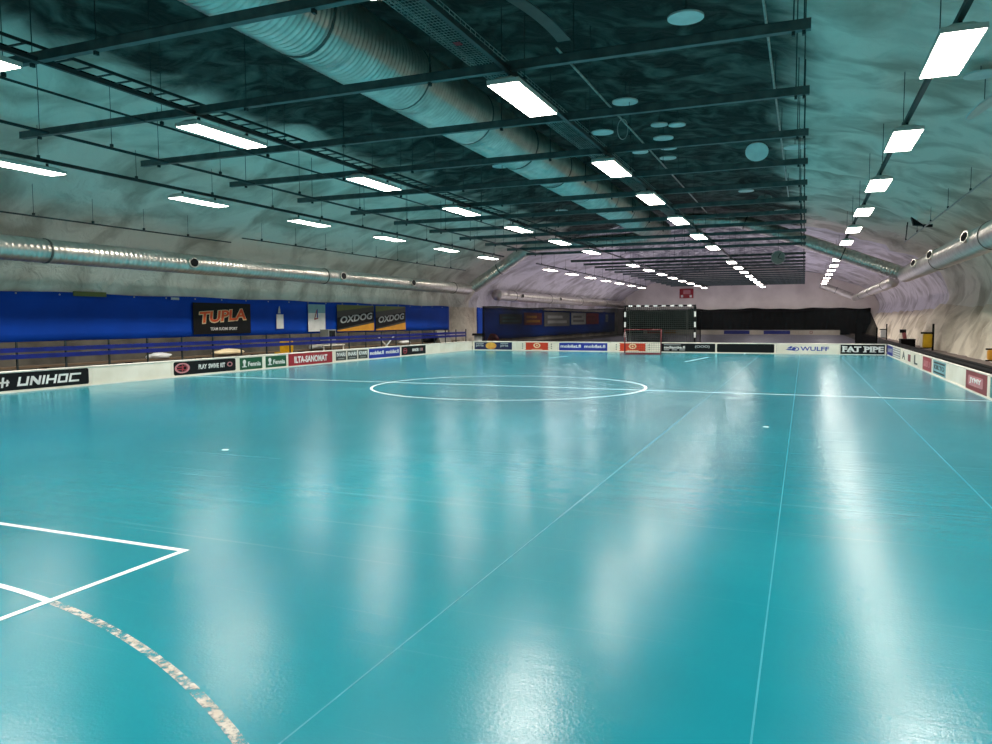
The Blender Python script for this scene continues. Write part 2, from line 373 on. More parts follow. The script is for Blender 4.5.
# ------------------------------------------------------------------ rink boards with adverts
def board(loc, rz, L, label, ads=()):
    t = empty('rink_board', loc, rz, label, 'rink board', None)
    MB().box((.004, 0, .02), (L-.004, .03, .47)).build('panel', M['board'], t)
    MB().tube([(0, .015, .475), (L, .015, .475)], .024, 8).build('top_rail', M['white'], t, smooth=True)
    MB().box((0, -.012, 0), (L, .045, .035)).build('base_rail', M['white'], t)
    n = max(1, int(L/1.3))
    for k in range(n+1):
        x = .04+(L-.08)*k/n
        MB().box((x-.02, .03, .0), (x+.02, .06, .44)).box((x-.02, .03, 0), (x+.02, .3, .03)).build('support_foot', M['blackm'], t)
    for fn in ads: fn(t)
    return t
def advert(t, x0, x1, m, z0=.06, z1=.445, r=0, label=None):
    o = MB().plate(rrect(x0, x1, z0, z1, r) if r else rect(x0, x1, z0, z1), -.004, 0).build('advert', M[m], t)
    if label: o['label'] = label
    return o
X0 = -16.584; XR = 3.416; YF = 37.05
def T(a, *args, **k): text(*args, parent=a, **k)
def ad_unihoc(t):
    a = advert(t, .3, 3.9, 'black', .055, .45, .05, 'black advert reading UNIHOC')
    S = []
    def sk(pts): return [(x+.18*z*1.4, z) for x, z in pts]
    h0, h1 = .14, .35; th = .05
    x = 2.02-.0
    def seg(*p): S.append(sk([(q[0], q[1]) for q in p]))
    def R_(a0, a1, b0, b1): seg((a0, b0), (a1, b0), (a1, b1), (a0, b1))
    x = 2.0
    R_(x, x+.055, h0, h1); R_(x+.055, x+.2, h0, h0+th); R_(x+.2, x+.255, h0, h1); x += .3      # U
    R_(x, x+.055, h0, h1); seg((x+.055, h1), (x+.02, h1-.06), (x+.2, h0), (x+.235, h0+.06)); R_(x+.2, x+.255, h0, h1); x += .3   # N
    R_(x, x+.055, h0, h1); x += .1                                                           # I
    R_(x, x+.055, h0, h1); R_(x+.055, x+.2, .22, .265); R_(x+.2, x+.255, h0, h1); x += .3     # H
    R_(x, x+.055, h0, h1); R_(x+.2, x+.255, h0, h1); R_(x+.055, x+.2, h0, h0+.045); R_(x+.055, x+.2, h1-.045, h1); x += .3   # O
    R_(x, x+.055, h0, h1); R_(x+.055, x+.28, h0, h0+.045); R_(x+.055, x+.3, h1-.045, h1)      # C
    shape(S, M['wprint'], a, name='lettering')
    shape([rect(1.5, 1.86, .225, .265), [(1.66, .13), (1.71, .13), (1.75, .36), (1.7, .36)], [(1.78, .15), (1.83, .17), (1.84, .3), (1.8, .3)]], M['wprint'], a)
def ad_play(t):
    a = advert(t, .1, 2.62, 'black', .06, .445, .06, 'black advert reading PLAY SWIVE KIT')
    shape(ring(.42, .26, .15, .04, 20, 1.9), M['pink'], a); shape([rect(.2, .4, .21, .24), rect(.2, .4, .28, .31), rect(.4, .44, .16, .36)]+ring(.52, .26, .08, .03, 12, 1.2), M['crimson'], a, y=-.007)
    T(a, 'PLAY', 1.05, 1.38, .19, .33, M['wprint'], bold=.03); T(a, 'SWIVE', 1.45, 1.88, .19, .33, M['wprint'], bold=.03); T(a, 'KIT', 1.95, 2.15, .19, .33, M['wprint'], bold=.03)
    shape(ring(2.36, .27, .075, .03, 16, 1.6), M['pink'], a)
def ad_fennia(x0, x1):
    def f(t):
        a = advert(t, x0, x1, 'green', .05, .43, 0, 'green advert reading Fennia'); w_ = x1-x0
        shape([disc(x0+.2*w_, .3, .075, 16), rect(x0+.16*w_, x0+.24*w_, .15, .25), rect(x0+.1*w_, x0+.3*w_, .13, .16)], M['wprint'], a)
        T(a, 'Fennia', x0+.36*w_, x0+.93*w_, .15, .3, M['wprint'], bold=.02)
    return f
def ad_sanomat(t):
    a = advert(t, .05, 2.68, 'adred', .03, .455, 0, 'red advert reading ILTA-SANOMAT')
    T(a, 'ILTA-SANOMAT', .38, 2.35, .12, .36, M['wprint'], bold=.035)
def ad_small(k):
    def f(t):
        x = .12+k*.78
        a = advert(t, x, x+.7, 'dkgrey', .08, .43, 0, 'small dark advert')
        T(a, ['IVARI', 'INARI', 'KIVARI'][k], x+.06, x+.64, .23, .38, M['wprint'], bold=.03); shape([rect(x+.14, x+.56, .13, .16)], M['greyp'], a)
    return f
def ad_mobilat(x0, x1, two=True):
    def f(t):
        a = advert(t, x0, x1, 'adblue', .05, .44, 0, 'blue advert reading mobilat.fi twice'); w_ = x1-x0
        for k in (0, 1):
            T(a, 'mobilat.fi', x0+w_*(.03+k*.5), x0+w_*(.46+k*.5), .19, .35, M['wprint'], bold=.03)
    return f
def ad_maker(t):
    a = advert(t, .1, 2.4, 'black', .06, .445, .03, 'black advert with pink ring')
    shape(ring(.42, .25, .13, .045, 18, 1.4), M['crimson'], a); shape([rect(.3, .54, .24, .27)], M['pink'], a)
    T(a, 'MAKER', 1.1, 1.72, .2, .33, M['wprint'], bold=.04); shape([rect(1.8, 1.9, .2, .33)], M['greyp'], a); shape([rect(1.95, 2.1, .2, .33)], M['pink'], a)
def ad_sun(t):
    a = advert(t, .12, 2.28, 'navy', .05, .44, 0, 'navy advert with an orange sun')
    shape([disc(1.08, .25, .185, 24, 1.7)], M['sun'], a)
    for x in (.2, 1.62): T(a, 'pirta', x, x+.45, .17, .34, M['silver'], bold=.03); shape([rect(x, x+.45, .36, .4)], M['silver'], a)
def ad_emblem(x0, x1):
    def f(t):
        w_ = x1-x0; c = (x0+x1)/2
        a = advert(t, x0, x1, 'orange', .05, .44, 0, 'orange red advert with a cream emblem')
        shape(ring(c, .29, .13, .05, 20, 1.5)+[disc(c, .29, .035, 10, 1.5)], M['cream'], a)
        shape([rect(c-.3, c+.3, .07, .1)], M['cream'], a)
        for s, e in ((-1, x0), (1, x1)):
            shape([disc(e, .13+.12*k, .07, 12) for k in range(3)], M['board'], a, y=-.0065)
            shape([disc(e+s*.12, .14+.11*k, .028, 8) for k in range(3)], M['black'], a, y=-.0075)
    return f
def ad_lantio(t):
    a = advert(t, .02, 2.56, 'black', .05, .45, 0, 'black advert with white lettering')
    T(a, 'sadiantie.fi', .14, 1.15, .2, .33, M['wprint'], bold=.03)
    shape([rect(.14, .95, .37, .4), rect(.14, .4, .12, .155), rect(.52, .78, .12, .155), rect(.88, 1.14, .12, .155)], M['silver'], a)
    T(a, '(OOO)', 1.62, 2.3, .22, .37, M['silver'], bold=.02)
def ad_plain(t): advert(t, .04, 2.6, 'black', .05, .45, .05, 'plain black advert')
def ad_wulff(t):
    T(advert(t, .1, 2.56, 'board', .05, .45), 'WULFF', 1.02, 2.22, .16, .35, M['adblue'], bold=.02)
    a = [o for o in bpy.data.objects if o.parent == t and o.name.startswith('advert')][-1]
    shape(ring(.82, .24, .1, .03, 16, 1.5)+[[(.38, .2), (.75, .16), (.8, .22), (.5, .24)], [(.45, .27), (.62, .37), (.7, .33), (.6, .25)], disc(.78, .25, .045, 10, 1.4)], M['adblue'], a)
def ad_fatpipe(t):
    a = advert(t, .04, 1.82, 'black', .03, .455, 0, 'black advert reading FAT PIPE')
    T(a, 'FAT PIPE', .12, 1.78, .13, .38, M['wprint'], bold=.045)
    S = []
    for i, x in enumerate((.12, .36, .62, .98, 1.24, 1.36, 1.6)): S += [rect(x-.02, x+.12, .12, .155)]
    for x in (.12, .98, 1.24, 1.36): S += [rect(x-.02, x+.1, .355, .39)]
    shape(S, M['wprint'], a, name='serif')
# left side, looking along +Y
Lb = [(9.6, 13.6, 'white rink board with black advert reading UNIHOC', [ad_unihoc]),
      (13.6, 16.15, 'blank white rink board right of the UNIHOC board', []),
      (16.15, 18.88, 'white rink board with black PLAY SWIVE KIT advert', [ad_play]),
      (18.88, 21.35, 'white rink board with two green Fennia adverts', [ad_fennia(.08, 1.15), ad_fennia(1.32, 2.4)]),
      (21.35, 24.15, 'white rink board with red ILTA-SANOMAT advert', [ad_sanomat]),
      (24.15, 26.6, 'white rink board with three small dark adverts side by side', [ad_small(0), ad_small(1), ad_small(2)]),
      (26.6, 29.25, 'left side rink board with blue mobilat.fi advert, below the poster wall', [ad_mobilat(.03, 2.6)]),
      (29.25, 31.85, 'left side rink board with black advert and pink ring logo', [ad_maker]),
      (31.85, 33.2, 'short blank white rink board next to the pink ring advert', []),
      (33.2, 35.1, 'blank white rink board second from the far left corner', []),
      (35.1, 37.05, 'blank white rink board ending in the far left corner', []),
      (6.4, 9.6, 'blank rink board on the left, nearer than the UNIHOC board', [])]
for y0, y1, lab, ads in Lb: board((X0, y0, 0), PI/2, y1-y0, lab, ads)
Fb = [(-16.55, -14.05, 'far rink board with navy advert and orange sun', [ad_sun]),
      (-14.05, -11.8, 'far rink board with orange emblem advert, left of the far mobilat.fi board', [ad_emblem(.5, 1.85)]),
      (-11.8, -9.0, 'far rink board with blue mobilat.fi advert', [ad_mobilat(.14, 2.67)]),
      (-9.0, -6.45, 'far rink board with orange emblem advert, behind the small red goal', [ad_emblem(.45, 1.85)]),
      (-6.45, -3.85, 'black far rink board with white lettering right of the red goal', [ad_lantio]),
      (-3.85, -1.15, 'far rink board with plain black advert left of WULFF', [ad_plain]),
      (-1.15, 1.5, 'white far rink board with blue WULFF lettering', [ad_wulff]),
      (1.5, 3.38, 'far rink board with black FAT PIPE advert', [ad_fatpipe])]
for x0, x1, lab, ads in Fb: board((x0, YF, 0), 0, x1-x0, lab, ads)
# right side, local x runs towards the camera
def rA(t):
    a = advert(t, .05, 2.15, 'adblue', .05, .45, 0, 'blue advert with pale lettering'); T(a, 'LAHTI', .3, 1.9, .18, .34, M['silver'], bold=.03)
def rB(t):
    a = advert(t, .05, 2.6, 'greyp', .06, .44, 0, 'grey striped advert'); shape([rect(.15, 2.5, .1+.09*k, .135+.09*k) for k in range(4)], M['wprint'], a)
def rC(t):
    a = advert(t, .05, 5.4, 'board', .06, .44)
    T(a, 'A', .5, 1.4, .12, .4, M['dkgrey'], bold=.03); shape([rect(2.2, 2.9, .12, .36)], M['maroon'], a); T(a, 'L', 3.8, 4.6, .1, .4, M['dkgrey'], bold=.03)
def rD(t):
    a = advert(t, .15, 1.85, 'adred', .05, .45, 0, 'red advert with faint pale lettering'); T(a, 'SISU', .35, 1.6, .16, .34, M['pink'], bold=.02)
def rE(t):
    a = advert(t, .05, 2.1, 'paleteal', .06, .44, 0, 'pale teal advert with dark lettering'); T(a, 'KIILTO', .25, 1.9, .2, .32, M['dkgrey'], bold=.02); shape([rect(.2, 1.95, .36, .4), rect(.2, 1.95, .1, .14)], M['dkgrey'], a)
def rF(t):
    a = advert(t, .08, 2.2, 'maroon', .04, .45, 0, 'dark red advert with a pale panel'); shape([rrect(.35, 1.85, .14, .36, .05)], M['pink'], a, name='label_panel'); T(a, 'JYMY', .5, 1.7, .18, .32, M['wprint'], bold=.04, y=-.009)
def rG(t):
    a = advert(t, .08, 2.4, 'tealp', .05, .45, 0, 'green teal advert'); shape([rect(.3, 2.1, .2, .28)], M['wprint'], a)
Rb = [(37.02, 34.8, 'right side rink board with blue advert in the far right corner', [rA]),
      (34.8, 32.1, 'right side rink board with grey striped advert', [rB]),
      (32.1, 26.5, 'long white right side rink board with sparse dark letters', [rC]),
      (26.5, 24.4, 'right side rink board with narrow red advert', [rD]),
      (24.4, 21.85, 'right side rink board with pale teal advert', [rE]),
      (21.85, 19.75, 'blank white rink board on the right side', []),
      (19.75, 17.35, 'right side rink board with dark red framed advert', [rF]),
      (17.35, 14.9, 'right side rink board with green advert, cut off by the frame', [rG])]
for y0, y1, lab, ads in Rb: board((XR, y0, 0), -PI/2, y0-y1, lab, ads)

# ------------------------------------------------------------------ ceiling lamps
def lamp_proto():
    t = empty('ceiling_lamp', (0, 0, 0))
    w_, l, h = .225, .87, .09
    mb = MB(); mb.box((-w_-.015, -l-.02, .0), (w_+.015, l+.02, .065))
    n = len(mb.v); mb.v += [(-w_, -l, .05), (w_, -l, .05), (w_, l, .05), (-w_, l, .05), (-w_*.45, -l*.92, .12), (w_*.45, -l*.92, .12), (w_*.45, l*.92, .12), (-w_*.45, l*.92, .12)]
    for q in ((4,5,6,7),(0,1,5,4),(1,2,6,5),(2,3,7,6),(3,0,4,7)): mb.f.append(tuple(n+i for i in q)); mb.mi.append(0)
    mb.build('housing', M['lampw'], t)
    MB().box((-w_, -l, -.006), (w_, l, .0)).build('diffuser', M['glow'], t)
    ld = bpy.data.lights.new('lamp_light', 'AREA'); ld.shape = 'RECTANGLE'; ld.size = .5; ld.size_y = 1.8; ld.energy = LAMP_W; ld.spread = math.radians(SPREAD); ld.color = (1, .955, .89)
    lo = bpy.data.objects.new('lamp_light', ld); C.objects.link(lo); lo.parent = t; lo.location = (0, 0, -.012)
    for s in (-1, 1):
        MB().box((-.02, s*.6-.02, .12), (.02, s*.6+.02, .2)).build('bracket', M['pipe'], t)
    return t
LP = lamp_proto()
rows = [(1.62, 'row over the right boards', [1, 6, 11.08, 16, 21, 26, 31, 36]+[46+5*k for k in range(8)]),
        (-3.95, 'row right of the big duct', [1, 6, 10.8, 16.4, 20.9, 25.8, 31, 36]+[45.5+5*k for k in range(8)]),
        (-9.66, 'row left of the big duct', [1, 6, 10.8, 15.9, 20.9, 25.8, 30.8, 35.9]+[45.5+5*k for k in range(8)]),
        (-15.5, 'row beside the left wall', [1, 6, 11.2, 16.3, 21.3, 26.6, 31.8, 36.8]+[47.3+5*k for k in range(7)])]
first = True
LZ = 4.88
for x, rn, ys in rows:
    for k, y in enumerate(ys):
        t = LP if first else copy_tree(LP); first = False
        t.location = (x, y, LZ)
        vis = k-2
        if vis < 0: lab = 'lamp in the %s, %s' % (rn, 'just outside the frame' if k == 1 else 'overhead')
        elif y < 40: lab = 'lit ceiling lamp, %s in the %s' % (ORD[vis] if vis else 'nearest visible', rn)
        else: lab = 'far hall lamp, %s beyond the cross duct, %s' % (ORD[k-8] if k > 8 else 'first', rn)
        tag(t, lab, 'ceiling lamp', 'ceiling lamps, '+rn)

# rails the lamps hang from
def rod(mb, x, y, z0, r=.008): mb.tube([(x, y, z0), (x, y, ceil_z(x, y)+.15)], r, 4)
def rail(x, z, y0, y1, r, lab, name='lamp_rail', cat='rail', sq=True, mat_='pipe', rods=4.0, rx=0):
    t = empty(name, (x, y0, z), 0, lab, cat)
    L = y1-y0
    if sq: MB().box((-r, 0, -r), (r, L, r)).build('rail_bar', M[mat_], t)
    else: MB().tube([(0, 0, 0), (0, L, 0)], r, 8).build('rail_bar', M[mat_], t, smooth=True)
    k = 1.0
    while k < L-.3:
        y = y0+k; zc = ceil_z(x+rx, y)+.12
        mb = MB(); mb.tube([(rx, k, r), (rx, k, zc-z)], .007, 4); mb.box((rx-.025, k-.025, r), (rx+.025, k+.025, r+.06)).build('hanger_rod', M['pipe'], t)
        k += rods
    return t
rail(1.62, 5.13, -5, 38.8, .035, 'dark rail carrying the right hand row of lamps')
rail(1.62, 5.13, 43, 79, .035, 'far hall rail carrying the right hand row of lamps')
rail(-3.95, 5.13, -5, 85, .035, 'dark rail carrying the lamps beside the wire mesh tray', rods=3.7)
rail(-9.66, 5.13, -5, 85, .03, 'dark rail carrying the lamps left of the big duct', rods=3.3)
rail(-15.5, 5.13, -5, 39, .035, 'dark rail carrying the lamps beside the left wall', rods=2.6)
rail(-15.5, 5.13, 44.5, 80, .035, 'far hall rail carrying the lamps beside the left wall', rods=2.6)
rail(-13.2, 5.14, -5, 39, .03, 'dark pipe under the left ends of the beams', 'ceiling_pipe', 'pipe', sq=False, rods=3.1)
rail(-10.8, 5.12, -5, 36, .02, 'thin dark conduit just left of the ladder tray', 'ceiling_pipe', 'pipe', sq=False, rods=2.9)
rail(-17.9, 4.25, 2, 20.2, .02, 'thin conduit low on the left vault above the wall duct, near length', 'ceiling_pipe', 'pipe', sq=False, rods=1.7)
rail(-17.6, 4.4, 20.4, 38.5, .02, 'thin conduit low on the left vault above the wall duct, far length', 'ceiling_pipe', 'pipe', sq=False, rods=1.9)
rail(4.0, 4.95, 2, 37.5, .025, 'thin conduit hung along the right side of the vault', 'ceiling_pipe', 'pipe', sq=False, mat_='galv', rods=3.4)
rail(-.62, 6.0, 2, 30, .02, 'pale thin pipe above the right ends of the beams', 'ceiling_pipe', 'pipe', sq=False, mat_='galv', rods=4.3)
rail(-3.9, 6.1, 12.2, 33, .022, 'thin pipe up above the right hand cable tray', 'ceiling_pipe', 'pipe', sq=False, mat_='galv', rods=4.6)
# flat curved strap near the camera
mb = MB(); pts = []
for k in range(13):
    u = k/12; pts.append((0, u*2.4, .28*math.sin(u*PI*.5)-.05*k/12))
for k in range(12):
    a, b = pts[k], pts[k+1]; n = len(mb.v)
    for p in (a, b):
        for dx in (-.11, .11):
            for dz in (0, -.02): mb.v.append((dx, p[1], p[2]+dz))
    mb.f += [(n, n+4, n+6, n+2), (n+1, n+3, n+7, n+5), (n, n+1, n+5, n+4), (n+2, n+6, n+7, n+3), (n, n+2, n+3, n+1), (n+4, n+5, n+7, n+6)]; mb.mi += [0]*6
o = mb.build('duct_strap', M['duct_band']); o.location = (-3.7, 9.6, 5.9)
tag(o, 'flat curved grey steel strap hanging above the nearest visible lamps', 'strap')

# ------------------------------------------------------------------ cross beams
def beam_proto(L):
    t = empty('ceiling_beam', (0, 0, 0))
    MB().box((0, -.045, .03), (L, -.035, .15)).box((0, -.045, .142), (L, .045, .15)).box((0, -.055, .02), (L, .045, .03)).build('channel', M['beam'], t)
    return t
ys = [4.47, 7.31, 10.15, 13.0, 15.85, 18.7, 21.53, 24.37, 27.2, 30.05, 32.9, 35.73, 38.6]+[44.3+2.84*k for k in range(14)]
for k, y in enumerate(ys):
    xl = -10.3 if k == 1 else (-14.0 if y < 42 else -13.2)
    t = beam_proto(-xl); t.location = (xl, y, 5.09)
    if k == 0: lab = 'grey steel ceiling beam above the top edge of the frame'
    elif y < 42: lab = 'grey steel beam across the near hall ceiling, %s from the camera' % (ORD[k-1] if k > 1 else 'nearest visible one')
    else: lab = 'grey steel beam across the far hall ceiling, %s beyond the cross duct' % (ORD[k-13] if k > 13 else 'first')
    tag(t, lab, 'ceiling beam', 'cross beams under the ceiling')
    for xx in ((-.08, -.2, -5.2, -8.6, -xl*-1+.5) if y < 42 else (-.1, -7, -12)):
        mb = MB(); z1 = ceil_z(xx, y)+.12-5.09; mb.tube([(xx-xl, 0, .03), (xx-xl, 0, z1)], .008, 4)
        mb.box((xx-xl-.02, -.03, -.03), (xx-xl+.02, .03, .03)).build('hanger_rod', M['pipe'], t)

# ------------------------------------------------------------------ cable trays
t = empty('cable_tray', (-4.42, -4, 5.36), 0, 'wire mesh cable tray on the beams right of the big duct', 'cable tray')
mb = MB()
for k in range(11): x = -.25+.05*k; mb.box((x-.0028, 0, 0), (x+.0028, 43, .007))
for s in (-1, 1):
    for z in (.05, .1): mb.box((s*.25-.004, 0, z), (s*.25+.004, 43, z+.008))
n = int(43/.08)
for k in range(n):
    y = .05+k*.08; mb.box((-.25, y-.003, -.003), (.25, y+.003, .003))
    for s in (-1, 1): k % 2 or mb.box((s*.25-.004, y-.004, 0), (s*.25+.004, y+.004, .105))
mb.build('wire_mesh', M['galv'], t)
mb = MB()
for k, (x, r) in enumerate(((-.15, .01), (.06, .012), (.19, .012))): mb.tube([(x, 14.4, .02+r), (x, 42.8, .02+r)], r, 6)
mb.build('cables', M['blackm'], t, smooth=True)
o = MB().box((-.05, 0, 0), (.05, .12, .004)).build('tag', M['redtag'], t); o.location = (-.02, 13.45, -.012); o['label'] = 'small red tag'
t = empty('cable_tray', (-10.08, 4, 5.36), 0, 'ladder cable tray on the beams left of the big duct', 'cable tray')
for q in (-1, 1): MB().box((q*.24-.01, 0, 0), (q*.24+.01, 35, .045)).build('side_rail', M['pipe'], t)
r0 = MB().box((-.228, -.015, .0), (.228, .015, .02)).build('rung', M['pipe'], t); r0.location = (0, .1, 0)
for k in range(1, 99):
    c = r0.copy(); C.objects.link(c); c.parent = t; c.location = (0, .1+k*.35, 0)
mb = MB()
for x, r in ((-.19, .014), (-.15, .012)): mb.tube([(x, 0, .02+r), (x, 35, .02+r)], r, 6)
mb.build('cables', M['blackm'], t, smooth=True)
t = empty('cable_tray', (-4.42, 43.5, 5.36), 0, 'grey cable tray running on into the far hall', 'cable tray')
MB().box((-.25, 0, 0), (.25, 41, .01)).box((-.25, 0, 0), (-.24, 41, .08)).box((.24, 0, 0), (.25, 41, .08)).build('tray_body', M['galv'], t)

# ------------------------------------------------------------------ ventilation ducts
def ribbed(pts, r, pitch=.12, depth=.012, seg=28):
    P = [Vector(p) for p in pts]; out = []; rad = []
    for i in range(len(P)-1):
        L = (P[i+1]-P[i]).length; n = max(2, int(L/pitch))
        for k in range(n):
            for q, d in ((0, 0), (.5, 0), (.62, depth), (.88, depth)):
                out.append(P[i].lerp(P[i+1], (k+q)/n)); rad.append(r+d)
    out.append(P[-1]); rad.append(r); return out, rad
def duct(name, lab, pts, r, pitch=.12, bands=(), nozzles=(), depth=.012):
    t = empty(name, pts[0], 0, lab, 'air duct'); o0 = Vector(pts[0])
    P = [Vector(p)-o0 for p in pts]
    a, rr = ribbed(P, r, pitch, depth)
    MB().tube(a, rr, 28).build('duct_body', M['duct'], t, smooth=True)
    tot = [(P[i+1]-P[i]).length for i in range(len(P)-1)]
    def at(s):
        for i, L in enumerate(tot):
            if s <= L: return P[i].lerp(P[i+1], s/L), (P[i+1]-P[i]).normalized()
            s -= L
        return P[-1], (P[-1]-P[-2]).normalized()
    for s in bands:
        p, d = at(s); MB().tube([p-d*.025, p+d*.025], r+.018, 28).build('joint_band', M['duct_band'], t, smooth=False)
    for s, side in nozzles:
        p, d = at(s); v = Vector(side).normalized()
        mb = MB().tube([p+v*r*.8, p+v*(r+.12)], .16, 14); mb.build('outlet', M['duct'], t)
        MB().tube([p+v*(r+.115), p+v*(r+.125)], .13, 14).build('outlet_grille', M['blackm'], t)
    return t
YC = 39.95
duct('ceiling_duct', 'large ribbed steel air duct running under the crown of the vault', [(-7.0, -5, 6.12), (-7.0, YC-.7, 6.12), ], .6, .11, [2.5+3*k for k in range(14)], depth=.016)
duct('cross_duct', 'ribbed duct crossing the hall and sloping down to the left wall duct', [(-7.0, YC, 6.0), (-9.2, YC, 5.85), (-14.2, YC, 5.72), (-17.75, YC, 3.53)], .33, .13, [5, 9.5])
duct('cross_duct', 'ribbed duct crossing the hall and sloping down to the right wall duct', [(-6.0, YC, 6.75), (-3.1, YC, 6.55), (-1.2, YC, 5.85), (4.31, YC, 3.66)], .33, .13, [3.2, 8])
duct('wall_duct', 'long steel air duct hung above the blue tarpaulin on the left', [(-17.96, -5, 3.42), (-17.96, YC-.4, 3.4)], .3, .16, [6.5+12*k for k in range(4)], [(23.3, (1, -.3, .05)), (31.5, (1, -.3, .1)), (37.5, (1, -.3, .1))], depth=.006)
duct('wall_duct', 'long steel air duct hung along the right rock wall', [(4.31, -5, 3.66), (4.31, YC-.42, 3.66)], .36, .3, [3+8.0*k for k in range(5)], [(28.5, (-1, -.4, .25)), (34.5, (-1, -.4, .25)), (38.6, (-1, -.4, .25))], depth=.003)
duct('wall_duct', 'white air duct along the left side of the far hall', [(-19.0, 46.5, 3.3), (-19.0, 84, 3.3)], .36, .3, [3, 11, 20, 29], [(4, (1, -.3, .1)), (13, (1, -.3, .1))], depth=.003)
duct('wall_duct', 'pale air duct along the right wall of the far hall', [(4.4, 46, 3.6), (4.4, 79, 3.6)], .3, .3, [4, 14, 24], depth=.003)
duct('cross_duct', 'pale duct slanting down to the right wall in the far hall', [(1.4, 79.8, 4.95), (4.3, 79.8, 3.75)], .3, .3, [1.5], depth=.003)

# ------------------------------------------------------------------ round discs under the crown
DS = [(-1.95, 13.2, 6.65, .3, 0, 'near the top edge, right of the beam crossing'), (-1.42, 24.1, 6.6, .33, -.75, 'tilted, hanging alone near the right beam ends'),
      (-5.2, 20.4, 6.7, .3, 0, 'just right of the big duct, beside the wire mesh tray'), (2.86, 15.8, 5.35, .33, -.12, 'tilted, at the right edge of the photo'),
      (2.7, 15.3, 5.75, .26, 0, 'flat, above the tilted one at the right edge'), (-4.0, 17.8, 6.7, .3, 0, 'above the wire loop'),
      (-3.63, 20.2, 6.7, .22, 0, 'left one of a close pair'), (-3.2, 20.4, 6.7, .22, 0, 'right one of a close pair'),
      (-3.78, 21.7, 6.7, .28, 0, 'below the close pair'), (-3.85, 23.0, 6.7, .24, 0, 'in the cluster, third row down'),
      (-4.1, 24.4, 6.7, .26, 0, 'lowest of the cluster above the trays'), (-4.73, 23.2, 6.7, .24, 0, 'leftmost of the cluster'),
      (-.35, 23.2, 6.45, .3, 0, 'beside the hanger rods at the beam ends'), (-2.25, 31.8, 6.7, .3, 0, 'flat, above the cross duct'),
      (-1.62, 33.4, 6.6, .28, .7, 'tilted, above the cross duct'), (-9.5, 23.7, 6.75, .3, 0, 'left of the big duct'),
      (-10.6, 34.0, 6.7, .3, 0, 'far left of the big duct'), (-1.1, 37.4, 6.6, .3, 0, 'furthest right, beyond the tilted one')]
for x, y, z, r, tilt, lab in DS:
    t = empty('ceiling_disc', (x, y, z), 0, 'white round ceiling disc '+lab, 'ceiling disc', 'white discs under the ceiling')
    o = MB().flat(disc(0, 0, r, 28), -.015, .015).build('disc_plate', M['disc'], t); o.rotation_euler = (tilt, -.6 if z < 5.5 else 0, 0)
    MB().tube([(0, 0, .0), (0, 0, ceil_z(x, y)+.12-z)], .008, 5).build('hanger_rod', M['pipe'], t)
t = empty('wire_loop', (-4.3, 18.9, 6.35), 0, 'loop of cable hanging below the ceiling among the discs', 'cable')
pts = [(.03*math.sin(a), .05*math.sin(a), .27-.27*math.cos(a)-.27) for a in [2*PI*k/24 for k in range(25)]]
pts = [(.12*math.sin(2*PI*k/24), .05*math.sin(2*PI*k/24), -.25*math.cos(2*PI*k/24)) for k in range(25)]
MB().tube(pts, .012, 6).build('loop', M['silver'], t, smooth=True); MB().tube([(0, 0, .24), (0, 0, ceil_z(-4.3, 18.9)+.1-6.35)], .008, 5).build('hanger_rod', M['pipe'], t)
# fan-like round unit in front of the cross duct
t = empty('round_fan', (-1.23, 39.0, 4.58), 0, 'grey round unit hanging below the cross duct', 'fan')
mb = MB(); 
for p in ring(0, 0, .33, .04, 24): mb.plate(p, -.05, .05)
mb.build('rim', M['galv'], t); MB().plate(disc(0, 0, .3, 20), 0, .02).build('face', M['machine'], t)
MB().plate([(-.02, 0), (.02, 0), (.12, .2), (.08, .2)], -.02, 0).plate([(-.02, 0), (0, -.03), (.2, -.1), (.19, -.07)], -.02, 0).build('blade', M['dkgrey'], t)
MB().tube([(0, .03, .3), (0, .03, ceil_z(-1.23, 39)+.1-4.58)], .01, 5).build('hanger_rod', M['pipe'], t)
# black loudspeaker on the right conduit
t = empty('loudspeaker', (3.85, 31.6, 5.0), 0, 'small black loudspeaker on the conduit at the right side', 'loudspeaker')
mb = MB(); mb.v = [(-.3,-.15,.32),(-.3,.15,.32),(.12,-.2,-.02),(.12,.2,-.02),(-.22,-.15,.02),(-.22,.15,.02)]; mb.f = [(0,1,3,2),(2,3,5,4),(4,5,1,0),(0,2,4),(1,5,3)]; mb.mi = [0]*5
mb.build('horn', M['blackm'], t); MB().box((.1, -.1, -.06), (.4, .1, .03)).build('mount', M['blackm'], t)
MB().tube([(-.45, 0, -.5), (-.4, 0, .15)], .02, 6).build('stem', M['blackm'], t)

# ------------------------------------------------------------------ left side: tarpaulin, posters, fence
def tarp(y0, y1, z0, z1, lab):
    mb = MB(); n = int((y1-y0)/.25); m_ = 6
    for k in range(n+1):
        y = y0+(y1-y0)*k/n
        for j in range(m_+1):
            z = z0+(z1-z0)*j/m_+(.02*math.sin(y*1.3) if j in (0, m_) else 0)
            mb.v.append((-19.86+.02*noise.noise(Vector((y*.8, z*1.2, 1))), y, z))
    for k in range(n):
        for j in range(m_): a = k*(m_+1)+j; mb.f.append((a, a+m_+1, a+m_+2, a+1)); mb.mi.append(0)
    o = mb.build('tarpaulin', M['blue'], smooth=True, fix=False); sm = o.modifiers.new('s', 'SOLIDIFY'); sm.thickness = .012
    tag(o, lab, 'tarpaulin')
    mb = MB()
    for k in range(int((y1-y0)/1.3)): mb.tube([(-19.83, y0+.5+k*1.3, z1-.06), (-19.81, y0+.5+k*1.3, z1-.06)], .025, 8)
    mb.build('eyelets', M['silver'], o); return o
tarp(-6, 41.0, 1.05, 2.45, 'long blue tarpaulin covering the left rock wall')
tarp(45.2, 84, .3, 2.45, 'blue tarpaulin on the left wall of the far hall, behind the net')
